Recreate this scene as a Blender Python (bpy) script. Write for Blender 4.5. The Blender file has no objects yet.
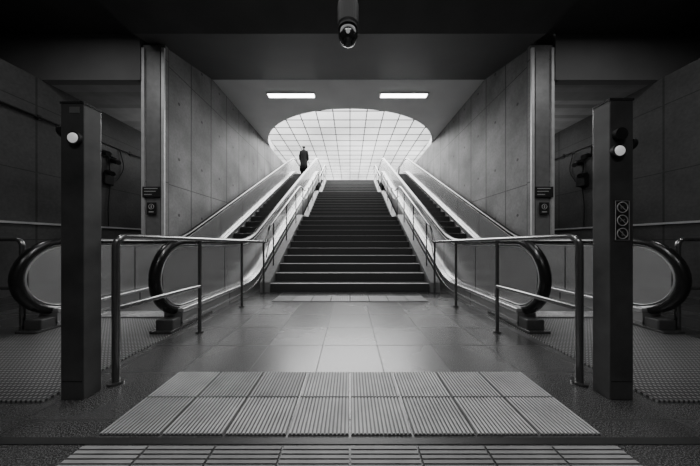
import bpy, bmesh, math, random
from mathutils import Vector, Matrix
random.seed(4)
COL=bpy.context.scene.collection
EYE=1.05
# ------------------------------------------------------------------ materials
def nmat(name,c1,c2=None,rough=.6,metal=0.0,scale=6,bump=0.0,detail=6,rvar=0.0,emit=None,spec=.5):
    m=bpy.data.materials.new(name); m.use_nodes=True
    nt=m.node_tree; N=nt.nodes; L=nt.links
    b=N['Principled BSDF']
    b.inputs['Roughness'].default_value=rough
    b.inputs['Metallic'].default_value=metal
    b.inputs['Specular IOR Level'].default_value=spec
    if c2 is None: c2=c1*1.15
    geo=N.new('ShaderNodeNewGeometry')
    n=N.new('ShaderNodeTexNoise'); n.inputs['Scale'].default_value=scale; n.inputs['Detail'].default_value=detail
    L.new(geo.outputs['Position'],n.inputs['Vector'])
    r=N.new('ShaderNodeValToRGB')
    r.color_ramp.elements[0].position=.3; r.color_ramp.elements[1].position=.7
    r.color_ramp.elements[0].color=(c1,c1,c1,1); r.color_ramp.elements[1].color=(c2,c2,c2,1)
    L.new(n.outputs['Fac'],r.inputs['Fac']); L.new(r.outputs['Color'],b.inputs['Base Color'])
    if bump:
        bp=N.new('ShaderNodeBump'); bp.inputs['Strength'].default_value=bump; bp.inputs['Distance'].default_value=.02
        L.new(n.outputs['Fac'],bp.inputs['Height']); L.new(bp.outputs['Normal'],b.inputs['Normal'])
    if emit is not None:
        b.inputs['Emission Color'].default_value=(1,1,1,1); b.inputs['Emission Strength'].default_value=emit
    return m
class G:
    def __init__(s,m):
        s.nt=m.node_tree;s.N=s.nt.nodes;s.L=s.nt.links;s.b=s.N['Principled BSDF']
        g=s.N.new('ShaderNodeNewGeometry'); x=s.N.new('ShaderNodeSeparateXYZ'); s.L.new(g.outputs['Position'],x.inputs[0])
        s.pos=g.outputs['Position'];s.x,s.y,s.z=x.outputs
    def m(s,op,a,b=None,c=None):
        n=s.N.new('ShaderNodeMath');n.operation=op
        for i,v in enumerate((a,b,c)):
            if v is None: continue
            if isinstance(v,(int,float)): n.inputs[i].default_value=v
            else: s.L.new(v,n.inputs[i])
        return n.outputs[0]
    def line(s,c,period,width,off=0.0):
        f=s.m('FRACT',s.m('DIVIDE',s.m('ADD',c,off+100*period),period))
        d=s.m('MULTIPLY',s.m('MINIMUM',f,s.m('SUBTRACT',1.0,f)),period)
        return s.m('LESS_THAN',d,width/2)
    def cell(s,px,ox,py,oy):
        cx=s.m('FLOOR',s.m('DIVIDE',s.m('ADD',s.x,ox),px));cy=s.m('FLOOR',s.m('DIVIDE',s.m('ADD',s.y,oy),py))
        return s.m('FRACT',s.m('ABSOLUTE',s.m('MULTIPLY',s.m('SINE',s.m('ADD',s.m('MULTIPLY',cx,12.9898),s.m('MULTIPLY',cy,78.233))),437.5)))
    def noise(s,scale,detail=5):
        n=s.N.new('ShaderNodeTexNoise');n.inputs['Scale'].default_value=scale;n.inputs['Detail'].default_value=detail
        s.L.new(s.pos,n.inputs['Vector']);return n.outputs['Fac']
    def color(s,v):
        c=s.N.new('ShaderNodeCombineColor')
        for i in range(3): s.L.new(v,c.inputs[i])
        s.L.new(c.outputs[0],s.b.inputs['Base Color'])
    def bump(s,h,st,dist=.01):
        bp=s.N.new('ShaderNodeBump');bp.inputs['Strength'].default_value=st;bp.inputs['Distance'].default_value=dist
        s.L.new(h,bp.inputs['Height']);s.L.new(bp.outputs['Normal'],s.b.inputs['Normal'])
def blank(name,rough=.5,metal=0,spec=.5):
    m=bpy.data.materials.new(name);m.use_nodes=True
    b=m.node_tree.nodes['Principled BSDF'];b.inputs['Roughness'].default_value=rough;b.inputs['Metallic'].default_value=metal
    b.inputs['Specular IOR Level'].default_value=spec
    return m
def concrete(name,base,amp=.5,py=1.25,pz=2.6,jd=.5):
    m=blank(name,.75);g=G(m)
    n1=g.noise(1.0,9);n2=g.noise(18,6)
    n1=g.m('MULTIPLY_ADD',n1,2.2,-.6)
    v=g.m('MULTIPLY_ADD',n1,base*amp*2,base*(1-amp))
    v=g.m('MULTIPLY',v,g.m('MULTIPLY_ADD',n2,.7,.65))
    j=g.m('MAXIMUM',g.line(g.y,py,.034),g.line(g.z,pz,.02,.3))
    fy=g.m('SUBTRACT',g.m('FRACT',g.m('DIVIDE',g.m('ADD',g.y,100*py),py)),.5)
    fz=g.m('SUBTRACT',g.m('FRACT',g.m('DIVIDE',g.m('ADD',g.z,100*pz+.3),pz/2)),.5)
    fy=g.m('MULTIPLY',fy,py); fz=g.m('MULTIPLY',fz,pz/2)
    d=g.m('SQRT',g.m('ADD',g.m('MULTIPLY',fy,fy),g.m('MULTIPLY',fz,fz)))
    hole=g.m('LESS_THAN',d,.035)
    dark=g.m('MAXIMUM',j,hole)
    v=g.m('MULTIPLY',v,g.m('MULTIPLY_ADD',dark,-jd,1.0))
    g.color(v); g.bump(g.m('SUBTRACT',n2,dark),.2)
    return m
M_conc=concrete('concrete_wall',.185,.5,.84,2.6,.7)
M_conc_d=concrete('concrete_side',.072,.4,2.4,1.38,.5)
M_ceil=nmat('ceiling_dark',.045,.06,.7,scale=1.5,bump=.1)
M_soffit=nmat('soffit',.06,.075,.6,scale=1.2)
M_beam=nmat('beam_plaster',.11,.135,.7,scale=1.2)
M_board=blank('board_marked_soffit',.75);g=G(M_board)
g.color(g.m('MULTIPLY',g.m('MULTIPLY_ADD',g.cell(50,500,.16,16),.5,.75),g.m('MULTIPLY_ADD',g.noise(3,6),.14,.17)))
M_ceilmain=nmat('ceiling_main',.60,.68,.6,scale=1.2)
M_pil=nmat('pilaster_steel',.58,.70,.45,.2,scale=8)
M_pilface=nmat('pilaster_cover',.20,.26,.45,.2,scale=8)
M_post=nmat('post_dark_paint',.07,.125,.36,.45,scale=5,detail=8)
M_steel=nmat('rail_steel',.15,.19,.22,.85,scale=30)
def panelled(name,base,rough,metal,period):
    m=blank(name,rough,metal);g=G(m);n=g.noise(5,6)
    v=g.m('MULTIPLY',g.m('MULTIPLY_ADD',n,.3,.85),base)
    v=g.m('MULTIPLY',v,g.m('MULTIPLY_ADD',g.line(g.y,period,.022),-.85,1.0));g.color(v);return m
M_brush=panelled('brushed_steel',.56,.24,.75,1.3)
M_clad=panelled('cladding_steel',.34,.32,.65,1.3)
M_deck=nmat('deck_aluminium',.48,.56,.26,.7,scale=10)
M_rubber=nmat('black_rubber',.006,.010,.24,0,scale=40)
M_black=nmat('black_plastic',.010,.014,.45,0,scale=40)
M_plate=nmat('sign_plate_dark',.018,.022,.5,0,scale=40)
M_white=nmat('white_print',.50,.55,.6,0,scale=40)
M_lens=nmat('lamp_lens',.55,.65,.1,0,scale=30,emit=.35)
M_lum=nmat('luminaire_diffuser',.8,.8,.5,emit=14)
M_coat=nmat('coat_wool',.004,.006,.9,0,scale=60,bump=.3,spec=.2)
M_skin=nmat('skin',.14,.18,.6,0,scale=30)
M_hair=nmat('hair',.008,.012,.6,0,scale=80)
M_edge_hl=nmat('step_edge_highlight',.36,.44,.45,0,scale=30)
# floor
M_floor=blank('granite_floor',.30);g=G(M_floor)
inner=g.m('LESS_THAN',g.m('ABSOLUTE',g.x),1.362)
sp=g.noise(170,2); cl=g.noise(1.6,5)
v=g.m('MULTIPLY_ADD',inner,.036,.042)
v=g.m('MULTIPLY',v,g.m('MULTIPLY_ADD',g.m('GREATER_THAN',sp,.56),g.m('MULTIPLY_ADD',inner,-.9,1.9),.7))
v=g.m('MULTIPLY',v,g.m('MULTIPLY_ADD',cl,.5,.75))
jx=g.line(g.x,.545,.008,.2725)
jy=g.line(g.y,.49,.011,-.39)
per=g.cell(.545,.2725+5.45,.49,49-.39)
v=g.m('MULTIPLY',v,g.m('MULTIPLY_ADD',per,.28,.86))
j=g.m('MULTIPLY',g.m('MAXIMUM',jx,jy),g.m('MULTIPLY_ADD',inner,.6,.4))
v=g.m('MULTIPLY',v,g.m('MULTIPLY_ADD',j,-.55,1.0)); g.color(v)
g.L.new(g.m('ADD',g.m('MULTIPLY_ADD',cl,.06,.21),g.m('ADD',g.m('MULTIPLY',per,.04),g.m('MULTIPLY',j,.2))),g.b.inputs['Roughness'])
g.L.new(g.m('MULTIPLY_ADD',j,-.2,.46),g.b.inputs['Specular IOR Level'])
g.bump(g.m('SUBTRACT',g.m('MULTIPLY',sp,.06),j),.12,.002)
M_stud=blank('studded_plate',.34,.5);g=G(M_stud)
P=.032
a=g.m('SUBTRACT',g.m('FRACT',g.m('DIVIDE',g.m('ADD',g.x,10*P),P)),.5);b_=g.m('SUBTRACT',g.m('FRACT',g.m('DIVIDE',g.m('ADD',g.y,10*P),P)),.5)
d=g.m('SQRT',g.m('ADD',g.m('MULTIPLY',a,a),g.m('MULTIPLY',b_,b_)))
st=g.m('LESS_THAN',d,.25)
g.color(g.m('MULTIPLY_ADD',st,.40,.07)); g.bump(st,.5,.004)
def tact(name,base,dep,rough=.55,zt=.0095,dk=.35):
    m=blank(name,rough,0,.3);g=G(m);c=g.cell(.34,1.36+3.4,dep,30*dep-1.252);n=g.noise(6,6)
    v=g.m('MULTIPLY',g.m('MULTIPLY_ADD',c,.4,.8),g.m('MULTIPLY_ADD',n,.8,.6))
    groove_shade=g.m('MULTIPLY_ADD',g.m('GREATER_THAN',g.z,zt),1-dk,dk)  # shade between the ribs, painted into the colour by height
    g.color(g.m('MULTIPLY',g.m('MULTIPLY',v,base),groove_shade));return m
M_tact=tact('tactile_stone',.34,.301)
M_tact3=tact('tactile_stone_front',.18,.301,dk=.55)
M_tact2=tact('tactile_stone_foot',.20,.40,.5)
M_stair=nmat('stair_granite',.026,.042,.42,scale=120,bump=.05)
M_strg=nmat('stringer_stone',.13,.17,.5,scale=12)
M_step=blank('step_grooved',.4,.7);g=G(M_step)
gr=g.line(g.x,.02,.01); g.color(g.m('MULTIPLY_ADD',gr,-.05,.08)); g.bump(gr,.4,.004)
M_sky=blank('skylight_glass',.3);g=G(M_sky)
g.b.inputs['Base Color'].default_value=(.6,.6,.6,1);g.b.inputs['Emission Color'].default_value=(1,1,1,1)
pn=g.cell(1.18,11.8,1.18,-6.6+11.8)
g.L.new(g.m('MULTIPLY',g.m('MULTIPLY_ADD',pn,.2,.88),g.m('MULTIPLY_ADD',g.noise(.2,2),3.0,.25)),g.b.inputs['Emission Strength'])
M_mull=nmat('mullion',.06,.08,.5,.3)
# ------------------------------------------------------------------ object helpers
def empty(name,loc,label,cat,group=None):
    o=bpy.data.objects.new(name,None);o.location=loc;o.empty_display_size=.1;COL.objects.link(o)
    o['label']=label;o['category']=cat
    if group:o['group']=group
    return o
def finish(bm,name,mat,parent=None,smooth=False,bevel=0,kind=None,label=None,cat=None,group=None):
    bmesh.ops.recalc_face_normals(bm,faces=bm.faces)
    xs=[v.co for v in bm.verts]
    c=Vector(((min(p.x for p in xs)+max(p.x for p in xs))/2,(min(p.y for p in xs)+max(p.y for p in xs))/2,min(p.z for p in xs)))
    for v in bm.verts: v.co-=c
    me=bpy.data.meshes.new(name);bm.to_mesh(me);bm.free()
    me.materials.append(mat)
    if smooth:
        for p in me.polygons:p.use_smooth=True
    o=bpy.data.objects.new(name,me);COL.objects.link(o)
    if parent is not None:
        o.parent=parent;o.location=c-parent.location
    else:o.location=c
    if bevel:
        md=o.modifiers.new('bev','BEVEL');md.width=bevel;md.segments=2;md.limit_method='ANGLE'
    if kind:o['kind']=kind
    if label:o['label']=label
    if cat:o['category']=cat
    if group:o['group']=group
    return o
def abox(bm,x0,x1,y0,y1,z0,z1):
    vs=[bm.verts.new((x,y,z)) for x in(x0,x1) for y in(y0,y1) for z in(z0,z1)]
    for f in((0,1,3,2),(4,6,7,5),(0,4,5,1),(2,3,7,6),(0,2,6,4),(1,5,7,3)):
        bm.faces.new([vs[i] for i in f])
def box(name,x0,x1,y0,y1,z0,z1,mat,parent=None,**k):
    bm=bmesh.new();abox(bm,min(x0,x1),max(x0,x1),y0,y1,z0,z1);return finish(bm,name,mat,parent,**k)
def astrip(bm,lo,up,x0,x1):
    n=len(lo);V=[]
    for (a,b) in zip(lo,up):
        V.append([bm.verts.new((x0,a[0],a[1])),bm.verts.new((x1,a[0],a[1])),bm.verts.new((x1,b[0],b[1])),bm.verts.new((x0,b[0],b[1]))])
    for i in range(n-1):
        for k in range(4):
            bm.faces.new((V[i][k],V[i][(k+1)%4],V[i+1][(k+1)%4],V[i+1][k]))
    bm.faces.new(V[0]);bm.faces.new(V[-1][::-1])
def strip(name,lo,up,x0,x1,mat,parent=None,**k):
    bm=bmesh.new();astrip(bm,lo,up,x0,x1);return finish(bm,name,mat,parent,**k)
def atube(bm,pts,r,seg=14,rx=None):
    pts=[Vector(p) for p in pts];n=len(pts);rings=[]
    up0=None
    for i,p in enumerate(pts):
        t=(pts[min(i+1,n-1)]-pts[max(i-1,0)]).normalized()
        if up0 is None:
            a=Vector((1,0,0)) if abs(t.x)<.9 else Vector((0,1,0))
        else:a=up0
        s=(a-t*a.dot(t)).normalized();up0=s;u=t.cross(s)
        ra=rx if rx else r
        rings.append([bm.verts.new(p+s*math.cos(2*math.pi*k/seg)*ra+u*math.sin(2*math.pi*k/seg)*r) for k in range(seg)])
    for i in range(n-1):
        for k in range(seg):
            bm.faces.new((rings[i][k],rings[i][(k+1)%seg],rings[i+1][(k+1)%seg],rings[i+1][k]))
    bm.faces.new(rings[0][::-1]);bm.faces.new(rings[-1])
def tube(name,pts,r,mat,parent=None,seg=14,rx=None,**k):
    bm=bmesh.new();atube(bm,pts,r,seg,rx);o=finish(bm,name,mat,parent,smooth=True,**k)
    md=o.modifiers.new('es','EDGE_SPLIT');md.split_angle=math.radians(50)
    return o
def fillet(pts,rad,n=6):
    out=[Vector(pts[0])]
    for i in range(1,len(pts)-1):
        p=Vector(pts[i]);a=(Vector(pts[i-1])-p);b=(Vector(pts[i+1])-p)
        r=min(rad,a.length*.45,b.length*.45);A=p+a.normalized()*r;B=p+b.normalized()*r
        for k in range(n+1):
            t=k/n;out.append(A*(1-t)**2+p*2*t*(1-t)+B*t*t)
    out.append(Vector(pts[-1]));return out
S=dict(kind='structure')
# ------------------------------------------------------------------ shell
FL=5.35; CZ=5.75
OW=6.45; BZ=4.42; HZ=5.37; BD=4.88
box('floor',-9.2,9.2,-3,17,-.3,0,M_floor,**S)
for s,nm in((-1,'left'),(1,'right')):
    wx=4.0 if s<0 else 3.92
    pe_=4.39 if s<0 else 4.30
    box('wall_'+nm,s*wx,s*(wx+.48),5.04,30,0,CZ,M_conc,**S)
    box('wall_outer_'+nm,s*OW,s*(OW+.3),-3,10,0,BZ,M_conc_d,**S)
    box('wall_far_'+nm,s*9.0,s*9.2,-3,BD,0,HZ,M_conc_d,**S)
    box('ceiling_beam_'+nm,s*pe_,s*9.2,BD,5.04,BZ,HZ,M_beam,**S)
    box('ceiling_side_'+nm,s*(wx+.48),s*9.2,5.04,10,BZ,FL,M_board,**S)
    box('ceiling_flank_'+nm,s*(4.25 if s<0 else 3.84),s*9.2,-3.2,BD,HZ,HZ+.3,M_ceil,**S)
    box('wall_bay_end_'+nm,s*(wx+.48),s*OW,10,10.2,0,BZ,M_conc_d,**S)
    box('trim_dado_'+nm,s*(OW-.03),s*OW,-2.9,9.9,1.39,1.43,M_pil,**S)
    box('floor_upper_'+nm,s*(wx+.48),s*10,5.5,34,FL,CZ,M_stair,**S)
    box('wall_upper_'+nm,s*10,s*10.2,5.5,34,CZ,10,M_conc,**S)
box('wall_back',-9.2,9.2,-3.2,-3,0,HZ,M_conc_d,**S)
box('ceiling_front',-4.25,3.84,-3.0,4.56,5.1,HZ+.3,M_ceil,**S)
strip('ceiling_soffit',[(4.56,5.1),(4.90,5.2)],[(4.56,HZ+.3),(4.90,HZ+.3)],-4.25,3.84,M_soffit,**S)
strip('ceiling_slope',[(4.90,5.2),(6.8,CZ)],[(4.90,HZ+.3),(6.8,CZ+.35)],-4.0,3.92,M_soffit,**S)
bm=bmesh.new();R=4.02;C=12.32
lo=[];N=64
for i in range(N+1):
    t=math.pi*i/N;q=2/2.15
    x=-R*math.copysign(abs(math.cos(t))**q,math.cos(t));y=C-R*abs(math.sin(t))**q
    lo.append((x,6.8,y))
V=[[bm.verts.new((x,a,CZ)),bm.verts.new((x,b,CZ)),bm.verts.new((x,b,CZ+.35)),bm.verts.new((x,a,CZ+.35))] for x,a,b in lo]
for i in range(N):
    for k in range(4): bm.faces.new((V[i][k],V[i][(k+1)%4],V[i+1][(k+1)%4],V[i+1][k]))
bm.faces.new(V[0]);bm.faces.new(V[-1][::-1])
finish(bm,'ceiling_main',M_ceilmain,**S)
box('floor_upper',-4.0,3.92,16.42,34,FL-.3,FL,M_stair,**S)
box('window_1',-10,10,6,34,10.0,10.1,M_sky,**S)
bm=bmesh.new()
for i in range(-8,9): abox(bm,i*1.18-.032,i*1.18+.032,6,33.9,9.97,10.0)
y=6.6
while y<33.5:
    abox(bm,-10,10,y-.048,y+.048,9.975,9.99);y+=1.18
finish(bm,'trim_skylight',M_mull,**S)
box('window_2',-10,10,34,34.1,FL,10.0,M_sky,**S)
bm=bmesh.new()
for i in range(-8,9): abox(bm,i*1.18-.06,i*1.18+.06,33.88,34,FL,9.9)
for z in(6.5,7.7,8.9): abox(bm,-10,10,33.86,33.98,z-.06,z+.06)
finish(bm,'trim_facade',M_mull,**S)
# ------------------------------------------------------------------ pilasters
for s in(-1,1):
    wx=3.91 if s<0 else 3.82
    e=empty('pilaster',(s*(wx+.24),4.98,0),'tall steel-framed concrete pilaster with small notices at eye level','pilaster','wall end pilasters')
    box('body',s*wx,s*(wx+.48),4.94,5.04,0,5.2,M_conc,e)
    box('cover_strip',s*(wx+.10),s*(wx+.38),4.925,4.94,1.0,5.05,M_pilface,e)
    for a in(.0,.42): box('edge_frame',s*(wx+a),s*(wx+a+.06),4.905,4.94,0,5.12,M_pil,e)
    x0=s*(wx+.08);x1=s*(wx+.42)
    a,b=min(x0,x1),max(x0,x1)
    sg=empty('notice_sign',((a+b)/2,4.90,1.72),'black notice plates with small white print and pictogram','sign','pilaster notices')
    box('plate',a-.02,b+.02,4.885,4.90,1.97,2.19,M_plate,sg,bevel=.004)
    for (z,w) in((2.15,.28),(2.09,.24),(2.025,.16)):
        box('lettering',a+.02,a+.02+w,4.882,4.885,z-.007,z+.007,M_white,sg)
    box('plate',a+.07,b-.07,4.885,4.90,1.60,1.86,M_plate,sg,bevel=.004)
    c=((a+b)/2,4.883,1.77);tube('pictogram',[(c[0]+.052*math.cos(t*math.pi/12),c[1],c[2]+.052*math.sin(t*math.pi/12)) for t in range(25)],.006,M_white,sg,seg=6)
    box('pictogram',c[0]-.010,c[0]+.010,4.880,4.885,1.74,1.80,M_white,sg);box('pictogram',c[0]-.05,c[0]+.05,4.880,4.885,1.65,1.67,M_white,sg)
# ------------------------------------------------------------------ stairs
RZ=FL/31;TR=.33;stepD=[];z=0;d=4.8
for i in range(31):
    stepD.append(d)
    d+= 1.18 if i in(10,20) else TR
st=empty('staircase',(0,4.8,0),'broad dark granite staircase with two landings climbing to the upper hall','staircase')
for i in range(31):
    d0=stepD[i];d1=(stepD[i+1] if i<30 else 16.41)
    so=box('step',-1.635,1.625,d0,max(d1,d0+.02)+(.02 if i<30 else 0),i*RZ-(.05 if i else 0),(i+1)*RZ,M_stair,st,bevel=.006)
    box('edge_highlight',-1.633,1.623,d0-.006,d0+.035,(i+1)*RZ-.004,(i+1)*RZ+.004,M_edge_hl,st)  # pale strip standing in for light caught on the tread edge
NP=[(4.55,.0),(4.8,.17),(8.1,1.9),(9.1,1.93),(12.25,3.63),(13.25,3.66),(16.35,5.35),(16.41,5.35)]
def S_(D):
    if D<=NP[0][0]:return 0.0
    for (a,za),(b,zb) in zip(NP,NP[1:]):
        if D<=b:return za+(zb-za)*(D-a)/(b-a)
    return FL
for s in(-1,1):
    Ds=[4.76,4.8,6,7,8.1,9.1,10,11,12.25,13.25,14,15,16.35,16.41]
    strip('stair_stringer',[(D,0 if D<6 else S_(D)-.6) for D in Ds],[(D,S_(D)+.06) for D in Ds],s*1.64,s*1.84,M_strg,
          label='sloping stone kerb flanking the granite stairs',cat='stair stringer',group='stair stringers')
# escalators --------------------------------------------------------------
SL=.53
def Gz(D):
    a,b=4.9,4.9+FL/SL
    def sm(t,c,w=.4):
        if t<c-w:return 0
        if t>c+w:return t-c
        return (t-c+w)**2/(4*w)
    return SL*(sm(D,a)-sm(D,b))
DD=[3.0,3.6,4.2]+[4.5+.1*i for i in range(9)]+[5.8+i*.75 for i in range(12)]+[14.5+.1*i for i in range(11)]+[16.2,16.9]
DD=sorted(set(DD))
NC=(2.95,.62)
def esc(s):
    e=empty('escalator',(s*2.85,2.9,0),'steel escalator with black rubber handrails rising beside the granite stairs','escalator','pair of escalators')
    for X,inner in((2.12,True),(3.62,False)):
        r=.42
        path=[(3.45,.20),(3.2,.20)]+[(NC[0]-r*math.sin(t),NC[1]-r*math.cos(t)) for t in [math.pi*i/20 for i in range(21)]]
        path+=[(D,Gz(D)+1.04) for D in DD if D>3.1]
        ex=(16.95,FL+.62)
        path+=[(ex[0]+r*math.sin(t),ex[1]+r*math.cos(t)) for t in [math.pi*i/14 for i in range(1,15)]]
        tube('handrail',[(s*X,p[0],p[1]) for p in path],.052,M_rubber,e,seg=16,rx=.056,label='black rubber moving handrail')
        rr=r-.060
        gp=[(3.3,.62-rr)]+[(NC[0]-rr*math.sin(t),NC[1]-rr*math.cos(t)) for t in [math.pi*i/20 for i in range(21)]]+[(D,Gz(D)+1.04-.060) for D in DD if D>3.1]
        tube('handrail_guide',[(s*X,p[0],p[1]) for p in gp],.010,M_pil,e,seg=8,rx=.03)
        q=.355
        an=[.02]+[math.pi/2*i/10 for i in range(1,11)]
        up=[(NC[0]-q*math.cos(a),NC[1]+q*math.sin(a)) for a in an]+[(D,Gz(D)+1.05-.075) for D in DD if D>3.01]
        lo_=[(NC[0]-q*math.cos(a),NC[1]-q*math.sin(a)) for a in an]+[(D,Gz(D)+.25) for D in DD if D>3.01]
        strip('balustrade_panel',lo_,up,s*(X-.025),s*(X+.025),M_brush,e,label='satin steel balustrade panel with rounded end')
        D2=[2.80]+DD
        strip('deck',[(D,Gz(D)+.19) for D in D2],[(D,Gz(D)+.24) for D in D2],s*(X-.12),s*(X+.12),M_deck,e,bevel=.01,label='pale aluminium decking')
        low=lambda D:max(0,Gz(D)-.45)
        strip('cladding',[(D,low(D)) for D in D2],[(D,Gz(D)+.19) for D in D2],s*(X-.11),s*(X+.11),M_clad,e)
        box('newel_foot',s*(X-.10),s*(X+.10),2.66,2.80,0,.15,M_post,e,bevel=.012)
        box('newel_foot',s*(X-.12),s*(X+.12),2.60,3.4,0,.04,M_steel,e,bevel=.006)
        strip('trim_rail',[(D,Gz(D)+.06) for D in D2],[(D,Gz(D)+.08) for D in D2],s*(X-.115),s*(X+.115),M_deck,e)
    wx=3.99 if s<0 else 3.91
    D3=[5.06,5.1,5.2,5.3]+[D for D in DD if D>5.5]
    strip('wall_deck',[(D,max(0,Gz(D)-.1)) for D in D3],[(D,Gz(D)+.62) for D in D3],s*3.76,s*wx,M_pil,e,label='pale sloping metal infill against the wall')
    me=None
    D=3.42
    tops={}
    while D<15.3:
        zt=max(.02,Gz(D+.3))
        if me is None:
            o=box('step',s*2.24,s*3.50,D,D+.4,zt-.215,zt,M_step,e,bevel=.008);me=o
            o.location.z=zt-.215
        else:
            o=me.copy();COL.objects.link(o);o.parent=e
            o.location=(me.location.x,D+.2-2.9,zt-.215)
        tops[round(D,2)]=zt
        D+=.4
    box('comb_plate',s*2.235,s*3.505,3.15,3.40,-.01,.03,M_deck,e,bevel=.005)
    box('landing_plate',s*2.235,s*3.505,15.45,17.0,FL-.1,FL+.01,M_step,e)
    box('landing_plate',s*2.0,s*2.0+s*1.72,1.52,3.14,0,.012,M_stud,e,label='studded metal landing plate')
    return tops
tops=esc(-1);esc(1)
# ------------------------------------------------------------------ guard rails by the escalators
def guard(s,x,front):
    e=empty('guard_rail',(x,front,0),'tubular steel guard rail with floor flanges beside the escalator entry','railing','escalator guard rails')
    z0,z1=1.085,1.03
    D1=4.70
    p=fillet([(x,front,.02),(x,front,z0),(x*1.0,D1,z1)],.09)
    tube('top_rail',p,.024,M_steel,e)
    def zr(D):return z0+(z1-z0)*(D-front)/(D1-front)
    for D in(2.68,3.72,4.66):
        tube('post',[(x,D,.02),(x,D,zr(D)-.01)],.019,M_steel,e)
        tube('base_flange',[(x,D,0),(x,D,.018)],.042,M_steel,e)
    tube('base_flange',[(x,front,0),(x,front,.018)],.05,M_steel,e)
    tube('lower_rail',[(x,front,.555),(x,2.68,.53)],.021,M_steel,e)
guard(-1,-1.725,1.72);guard(1,1.69,1.72)
for s in(-1,1):
    x=s*3.82
    e=empty('guard_rail',(x,2.72,0),'short steel guard rail spanning from escalator to side wall','railing','escalator guard rails')
    tube('top_rail',fillet([(x,2.72,.02),(x,2.72,1.07),(s*(OW-.01),2.72,1.07)],.09),.024,M_steel,e)
    tube('lower_rail',[(x,2.72,.5),(s*(OW-.01),2.72,.5)],.019,M_steel,e)
    tube('base_flange',[(x,2.72,0),(x,2.72,.018)],.045,M_steel,e)
    xs=s*1.74
    e=empty('stair_handrail',(xs,4.9,0),'steel stair handrail on slim posts along the stone kerb','handrail','stair handrails')
    P=[(4.85,1.03)]+[(D,S_(D)+1.06) for D in(5.0,8.1,9.1,12.25,13.25,16.35)]+[(17.6,FL+1.06)]
    tube('top_rail',fillet([(xs,a,b) for a,b in P],.25,4),.021,M_steel,e)
    tube('lower_rail',fillet([(xs,a,b-.32) for a,b in P],.25,4),.012,M_steel,e)
    for D in (5.3,6.4,7.5,8.6,9.7,10.8,11.9,13.0,14.1,15.2,16.3):
        tube('post',[(xs,D,S_(D)+.06),(xs,D,S_(D)+1.06)],.016,M_steel,e,seg=8)
# ------------------------------------------------------------------ tall posts
def ring(name,c,r,t,mat,parent,n=24):
    return tube(name,[(c[0]+r*math.cos(2*math.pi*i/n),c[1],c[2]+r*math.sin(2*math.pi*i/n)) for i in range(n+1)],t,mat,parent,seg=6)
for s in(-1,1):
    if s<0: x0,x1,lx,lz,tz=-1.91,-1.757,-1.806,1.723,1.962
    else:   x0,x1,lx,lz,tz=1.715,1.87,1.758,1.639,1.985
    e=empty('barrier_post',((x0+x1)/2,1.60,0),('tall dark steel post with round lamp' if s<0 else 'tall dark steel post with round lamp and prohibition sign'),'post','entrance posts')
    box('body',x0,x1,1.54,1.65,0,tz,M_post,e,bevel=.004)
    box('cap',x0-.003,x1+.003,1.537,1.653,tz-.006,tz+.008,M_steel,e)
    box('seam',x0+.01,x1-.01,1.5385,1.5405,.12,.125,M_black,e)
    tube('lamp_housing',[(lx,1.54,lz),(lx,1.520,lz)],.044,M_black,e,seg=24)
    bm=bmesh.new();bmesh.ops.create_uvsphere(bm,u_segments=24,v_segments=14,radius=.033)
    for v in bm.verts: v.co=Vector((lx+v.co.x,1.520+v.co.y*.45,lz+v.co.z))
    finish(bm,'lamp_lens',M_lens,e,smooth=True,label='lit white domed lens')
    xo=x0 if s<0 else x1
    tube('sensor',[(xo,1.57,lz+.06),(xo+s*.022,1.57,lz+.06)],.04,M_black,e,seg=20)
    if s>0:
        tube('sensor',[(lx+.01,1.54,lz+.11),(lx+.01,1.515,lz+.11)],.04,M_black,e,seg=24)
        box('sensor',xo,xo+.02,1.56,1.62,1.80,1.96,M_black,e)
        box('sign_plate',1.742,1.842,1.536,1.54,1.05,1.32,M_plate,e)
        bm=bmesh.new()
        for a in(1.746,1.836): abox(bm,a,a+.0018,1.534,1.536,1.055,1.315)
        for a in(1.055,1.313): abox(bm,1.746,1.838,1.534,1.536,a,a+.0018)
        finish(bm,'sign_border',M_white,e)
        for i,z in enumerate((1.272,1.186,1.100)):
            cx=1.792
            ring('pictogram',(cx,1.534,z),.034,.0023,M_white,e)
            bm=bmesh.new()
            if i==0:
                abox(bm,cx-.012,cx+.006,1.5335,1.5355,z-.002,z+.005);abox(bm,cx-.010,cx-.007,1.5335,1.5355,z-.012,z-.002);abox(bm,cx+.003,cx+.006,1.5335,1.5355,z-.012,z-.002)
            elif i==1:
                abox(bm,cx-.012,cx+.010,1.5335,1.5355,z-.002,z+.003);abox(bm,cx+.008,cx+.015,1.5335,1.5355,z+.001,z+.007);abox(bm,cx-.012,cx-.010,1.5335,1.5355,z-.011,z-.002);abox(bm,cx+.007,cx+.009,1.5335,1.5355,z-.011,z-.002)
            else:
                abox(bm,cx-.003,cx+.003,1.5335,1.5355,z+.006,z+.013);abox(bm,cx-.003,cx+.003,1.5335,1.5355,z-.006,z+.007);abox(bm,cx-.005,cx-.002,1.5335,1.5355,z-.016,z-.005);abox(bm,cx+.002,cx+.005,1.5335,1.5355,z-.016,z-.005)
            finish(bm,'pictogram',M_pilface,e)
            tube('pictogram',[(cx-.023,1.5335,z+.023),(cx+.023,1.5335,z-.023)],.0018,M_white,e,seg=6)
    else:
        box('small_label',-1.85,-1.785,1.5375,1.54,1.895,1.935,M_clad,e,label='small pale label plate')
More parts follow.
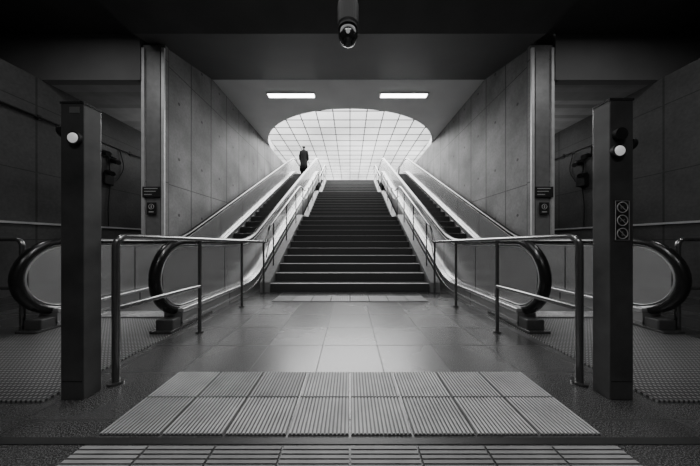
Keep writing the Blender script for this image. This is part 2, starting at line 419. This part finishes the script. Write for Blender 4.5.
# ------------------------------------------------------------------ tactile paving
def slab(name,rows,cols,x0,w,y0,dep,along,mat,nr,label,gap=.006):
    bm=bmesh.new()
    for r in range(rows):
        for c in range(cols):
            a=x0+c*w;b=y0+r*dep
            abox(bm,a+gap,a+w-gap,b+gap,b+dep-gap,0,.006)
            if along:
                for k in range(nr):
                    q=a+gap+(w-2*gap)*(k+.5)/nr;h=(w-2*gap)/nr*.28
                    abox(bm,q-h,q+h,b+gap,b+dep-gap,.006,.014)
            else:
                for k in range(nr):
                    q=b+gap+(dep-2*gap)*(k+.5)/nr;h=(dep-2*gap)/nr*.32
                    abox(bm,a+gap,a+w-gap,q-h,q+h,.006,.012)
    return finish(bm,name,mat,label=label,cat='paving')
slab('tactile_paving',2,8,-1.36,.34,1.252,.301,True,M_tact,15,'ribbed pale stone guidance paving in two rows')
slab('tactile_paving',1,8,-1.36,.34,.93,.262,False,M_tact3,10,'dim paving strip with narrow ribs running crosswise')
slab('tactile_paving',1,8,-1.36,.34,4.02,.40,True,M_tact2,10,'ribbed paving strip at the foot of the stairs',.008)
box('trim_1',-5.9,5.9,1.203,1.243,0,.004,M_black,**S)
# ------------------------------------------------------------------ ceiling luminaires
for x0,x1 in((-2.62,-1.15),(.99,2.46)):
    e=empty('ceiling_luminaire',((x0+x1)/2,7.5,CZ-.04),'rectangular recessed fluorescent ceiling light, switched on','ceiling light','hall ceiling lights')
    box('frame',x0-.03,x1+.03,7.38,7.62,CZ-.03,CZ,M_pil,e)
    box('diffuser',x0,x1,7.41,7.59,CZ-.04,CZ-.03,M_lum,e)
# ------------------------------------------------------------------ CCTV
e=empty('surveillance_camera',(-.02,3.6,5.1),'black dome security camera on a ceiling drop mount','security camera')
X=-.03
tube('mount',[(X,3.6,5.1),(X,3.6,4.72)],.06,M_black,e,seg=20)
box('bracket',X-.17,X+.17,3.52,3.68,4.95,5.03,M_black,e,bevel=.02)
M_camb=nmat('camera_housing',.006,.008,.6,0,spec=.25)
bm=bmesh.new()
prof=[(.07,4.78),(.15,4.72),(.165,4.66),(.165,4.36),(.15,4.33),(.15,4.30)]
rings=[]
for r,z in prof: rings.append([bm.verts.new((X+r*math.cos(2*math.pi*k/28),3.6+r*math.sin(2*math.pi*k/28),z)) for k in range(28)])
for i in range(len(rings)-1):
    for k in range(28): bm.faces.new((rings[i][k],rings[i][(k+1)%28],rings[i+1][(k+1)%28],rings[i+1][k]))
bm.faces.new(rings[0]);bm.faces.new(rings[-1][::-1]);finish(bm,'housing',M_camb,e,smooth=False,bevel=.006)
M_dome=nmat('dome_gloss',.01,.012,.06,0,spec=.8)
bm=bmesh.new();bmesh.ops.create_uvsphere(bm,u_segments=32,v_segments=20,radius=.15)
for v in bm.verts: v.co+=Vector((X,3.6,4.22))
finish(bm,'dome',M_dome,e,smooth=True)
tube('lens',[(X,3.47,4.17),(X,3.44,4.15)],.03,M_pil,e,seg=20)
# ------------------------------------------------------------------ side-wall conduit and cameras
for s,D0 in((-1,6.2),(1,6.4)):
    x=s*(OW-.04)
    e=empty('wall_conduit',(x,6,3.6),'dark cable conduit clipped along the concrete side wall','conduit','wall conduits')
    tube('pipe',[(x,(3.0 if s<0 else 6.0),3.60),(x,8.5,3.60)],.024,M_black,e,seg=8)
    for D in((3.8,4.8,5.8,6.8,7.8) if s<0 else (6.1,7.0,8.0)): box('clip',x-.04*(s<0)-.0,x+.04*(s>0),D,D+.05,3.55,3.65,M_black,e)
    f=empty('wall_speaker_cluster',(x,D0,3.3),'black wall brackets carrying spotlights and hanging cable','wall fixture','wall fixtures')
    box('bracket',x-.05,x+.04,D0-.25,D0+.2,3.3,3.55,M_black,f,bevel=.01)
    for k,(dy,dz) in enumerate(((-.15,.2),(.1,.06),(-.05,-.28))):
        tube('spotlight',[(x,D0+dy,3.15+dz),(x-s*.12,D0+dy-.04,3.12+dz),(x-s*.26,D0+dy-.10,3.07+dz)],.06,M_black,f,seg=16)
    box('junction_box',x-.1,x+.03,D0-.12,D0+.12,2.55,2.85,M_black,f,bevel=.01)
    tube('cable',fillet([(x,D0,3.3),(x,D0+.05,2.6),(x,D0-.02,2.0),(x,D0,1.44)],.2),.014,M_black,f,seg=6)
    tube('cable',fillet([(x,D0+.3,3.58),(x-s*.02,D0+.42,3.1),(x,D0+.22,2.7),(x,D0+.1,2.6)],.2),.012,M_black,f,seg=6)
# ------------------------------------------------------------------ person
kx=min(tops,key=lambda d:abs(d+.2-14.9));pz=tops[kx]
px,py=-2.93,kx+.2
pe=empty('person',(px,py,pz),'person in long dark coat standing on the escalator, back turned','person')
verts=[];edges=[];rad=[]
def V_(p,r,par=None):
    verts.append(Vector(p));rad.append(r);i=len(verts)-1
    if par is not None:edges.append((par,i))
    return i
pel=V_((0,0,.98),(.155,.115));wst=V_((0,.005,1.14),(.14,.105),pel);ch=V_((0,0,1.34),(.17,.12),wst);sh=V_((0,.005,1.48),(.12,.085),ch)
nk=V_((0,0,1.56),(.055,.058),sh);hd1=V_((0,-.005,1.64),(.07,.085),nk);hd2=V_((0,-.005,1.72),(.078,.095),hd1);hd3=V_((0,0,1.79),(.05,.06),hd2)
for s in(-1,1):
    a=V_((s*.10,0,.90),(.09,.095),pel);k=V_((s*.11,.015,.50),(.06,.065),a);an_=V_((s*.12,-.02,.10),(.038,.042),k);V_((s*.135,.13,.035),(.038,.028),an_)
    b=V_((s*.19,0,1.44),(.06,.06),sh);el=V_((s*.255,-.02,1.16),(.045,.045),b);wr=V_((s*.25,.06,.92),(.028,.03),el);pm=V_((s*.25,.075,.86),(.022,.04),wr)
    for q,(dy,L_) in enumerate(((-.028,.07),(-.01,.085),(.01,.09),(.03,.08))):
        f1=V_((s*.25,.075+dy,.86-L_*.55),(.009,.009),pm);V_((s*.243,.085+dy,.86-L_),(.008,.008),f1)
    t1=V_((s*.235,.118,.865),(.010,.010),pm);V_((s*.23,.135,.83),(.009,.009),t1)
me=bpy.data.meshes.new('body');me.from_pydata(verts,edges,[]);bo=bpy.data.objects.new('body',me);COL.objects.link(bo);bo.parent=pe
me.materials.append(M_skin)
md=bo.modifiers.new('skin','SKIN');md.use_smooth_shade=True
for i,sv in enumerate(me.skin_vertices[0].data):
    sv.radius=rad[i];sv.use_root=(i==0)
ss=bo.modifiers.new('sub','SUBSURF');ss.levels=1;ss.render_levels=1
def loft(name,prof,mat,seg=24,off=(0,0)):
    bm=bmesh.new();rg=[]
    for (cx,cy,z,a,b) in prof:
        rg.append([bm.verts.new((px+cx+a*math.cos(2*math.pi*k/seg)*(1+.03*math.sin(5*k)),py+cy+b*math.sin(2*math.pi*k/seg),pz+z)) for k in range(seg)])
    for i in range(len(rg)-1):
        for k in range(seg):bm.faces.new((rg[i][k],rg[i][(k+1)%seg],rg[i+1][(k+1)%seg],rg[i+1][k]))
    bm.faces.new(rg[0][::-1]);bm.faces.new(rg[-1]);return finish(bm,name,mat,pe,smooth=True)
loft('coat',[(0,0,.24,.27,.20),(0,0,.6,.24,.18),(0,0,.98,.20,.155),(0,0,1.14,.185,.14),(0,0,1.34,.21,.15),(0,0,1.46,.22,.13),(0,0,1.52,.14,.10),(0,0,1.57,.075,.075)],M_coat)
for s in(-1,1):
    tube('coat_sleeve',[(px+s*.17,py,pz+1.49),(px+s*.20,py,pz+1.42),(px+s*.252,py-.02,pz+1.16),(px+s*.25,py+.055,pz+.93)],.07,M_coat,pe)
    loft('shoe',[(s*.13,.05,.0,.05,.14),(s*.13,.05,.05,.048,.13),(s*.125,-.01,.10,.045,.06)],M_black)
    tube('trouser_leg',[(px+s*.10,py,pz+.8),(px+s*.11,py+.015,pz+.5),(px+s*.12,py-.02,pz+.08)],.085,M_coat,pe)
    bm=bmesh.new();bmesh.ops.create_uvsphere(bm,u_segments=10,v_segments=8,radius=.022)
    for v in bm.verts:v.co=Vector((px+s*.085+v.co.x*.4,py+v.co.y*.8,pz+1.69+v.co.z*1.4))
    finish(bm,'ear',M_skin,pe,smooth=True)
bm=bmesh.new();bmesh.ops.create_uvsphere(bm,u_segments=20,v_segments=14,radius=.105)
for v in bm.verts:
    c=v.co.copy()
    if c.z<-.01 and c.y>0: c.z=-.01; 
    v.co=Vector((px+c.x*.9,py-.015+c.y*1.05,pz+1.725+c.z*.95))
finish(bm,'hair',M_hair,pe,smooth=True)
bm=bmesh.new();bmesh.ops.create_cone(bm,segments=8,radius1=.018,radius2=.004,depth=.04,cap_ends=True)
for v in bm.verts:v.co=Vector((px+v.co.x,py+.10+v.co.y,pz+1.68+v.co.z))
finish(bm,'nose',M_skin,pe,smooth=True)
# ------------------------------------------------------------------ lights
def area(x,y,z,sx,sy,e,rot=(0,0,0)):
    l=bpy.data.lights.new('lamp','AREA');l.shape='RECTANGLE';l.size=sx;l.size_y=sy;l.energy=e
    o=bpy.data.objects.new('area_light',l);o.location=(x,y,z);o.rotation_euler=rot;COL.objects.link(o);return o
area(0,1.6,5.05,2.4,.4,90)
area(-4.8,3.0,5.3,1.0,.3,34);area(4.8,3.0,5.3,1.0,.3,34)
for s in(-1,1):
    area(s*5.1,7.4,4.36,.15,1.6,16)  # fill light added to brighten the dark back of each bay
    area(s*4.75,7.6,2.9,.2,1.6,20,(math.pi,0,0))  # unseen uplight added behind the wall to brighten the bay ceiling
area(0,-1.5,5.05,3,.4,72)
area(0,3.2,5.05,4,1.0,26)
area(0,18,9.8,10,14,5200)  # unseen fill added below the skylight to boost its light, not a fitting
w=bpy.data.worlds.new('w');bpy.context.scene.world=w;w.use_nodes=True
w.node_tree.nodes['Background'].inputs[0].default_value=(.5,.5,.5,1);w.node_tree.nodes['Background'].inputs[1].default_value=.02
cam=bpy.data.cameras.new('cam');cam.lens=12;cam.sensor_width=36;cam.shift_y=8/700
co=bpy.data.objects.new('camera',cam);co.location=(0,0,EYE);co.rotation_euler=(math.pi/2,0,0);COL.objects.link(co)
bpy.context.scene.camera=co
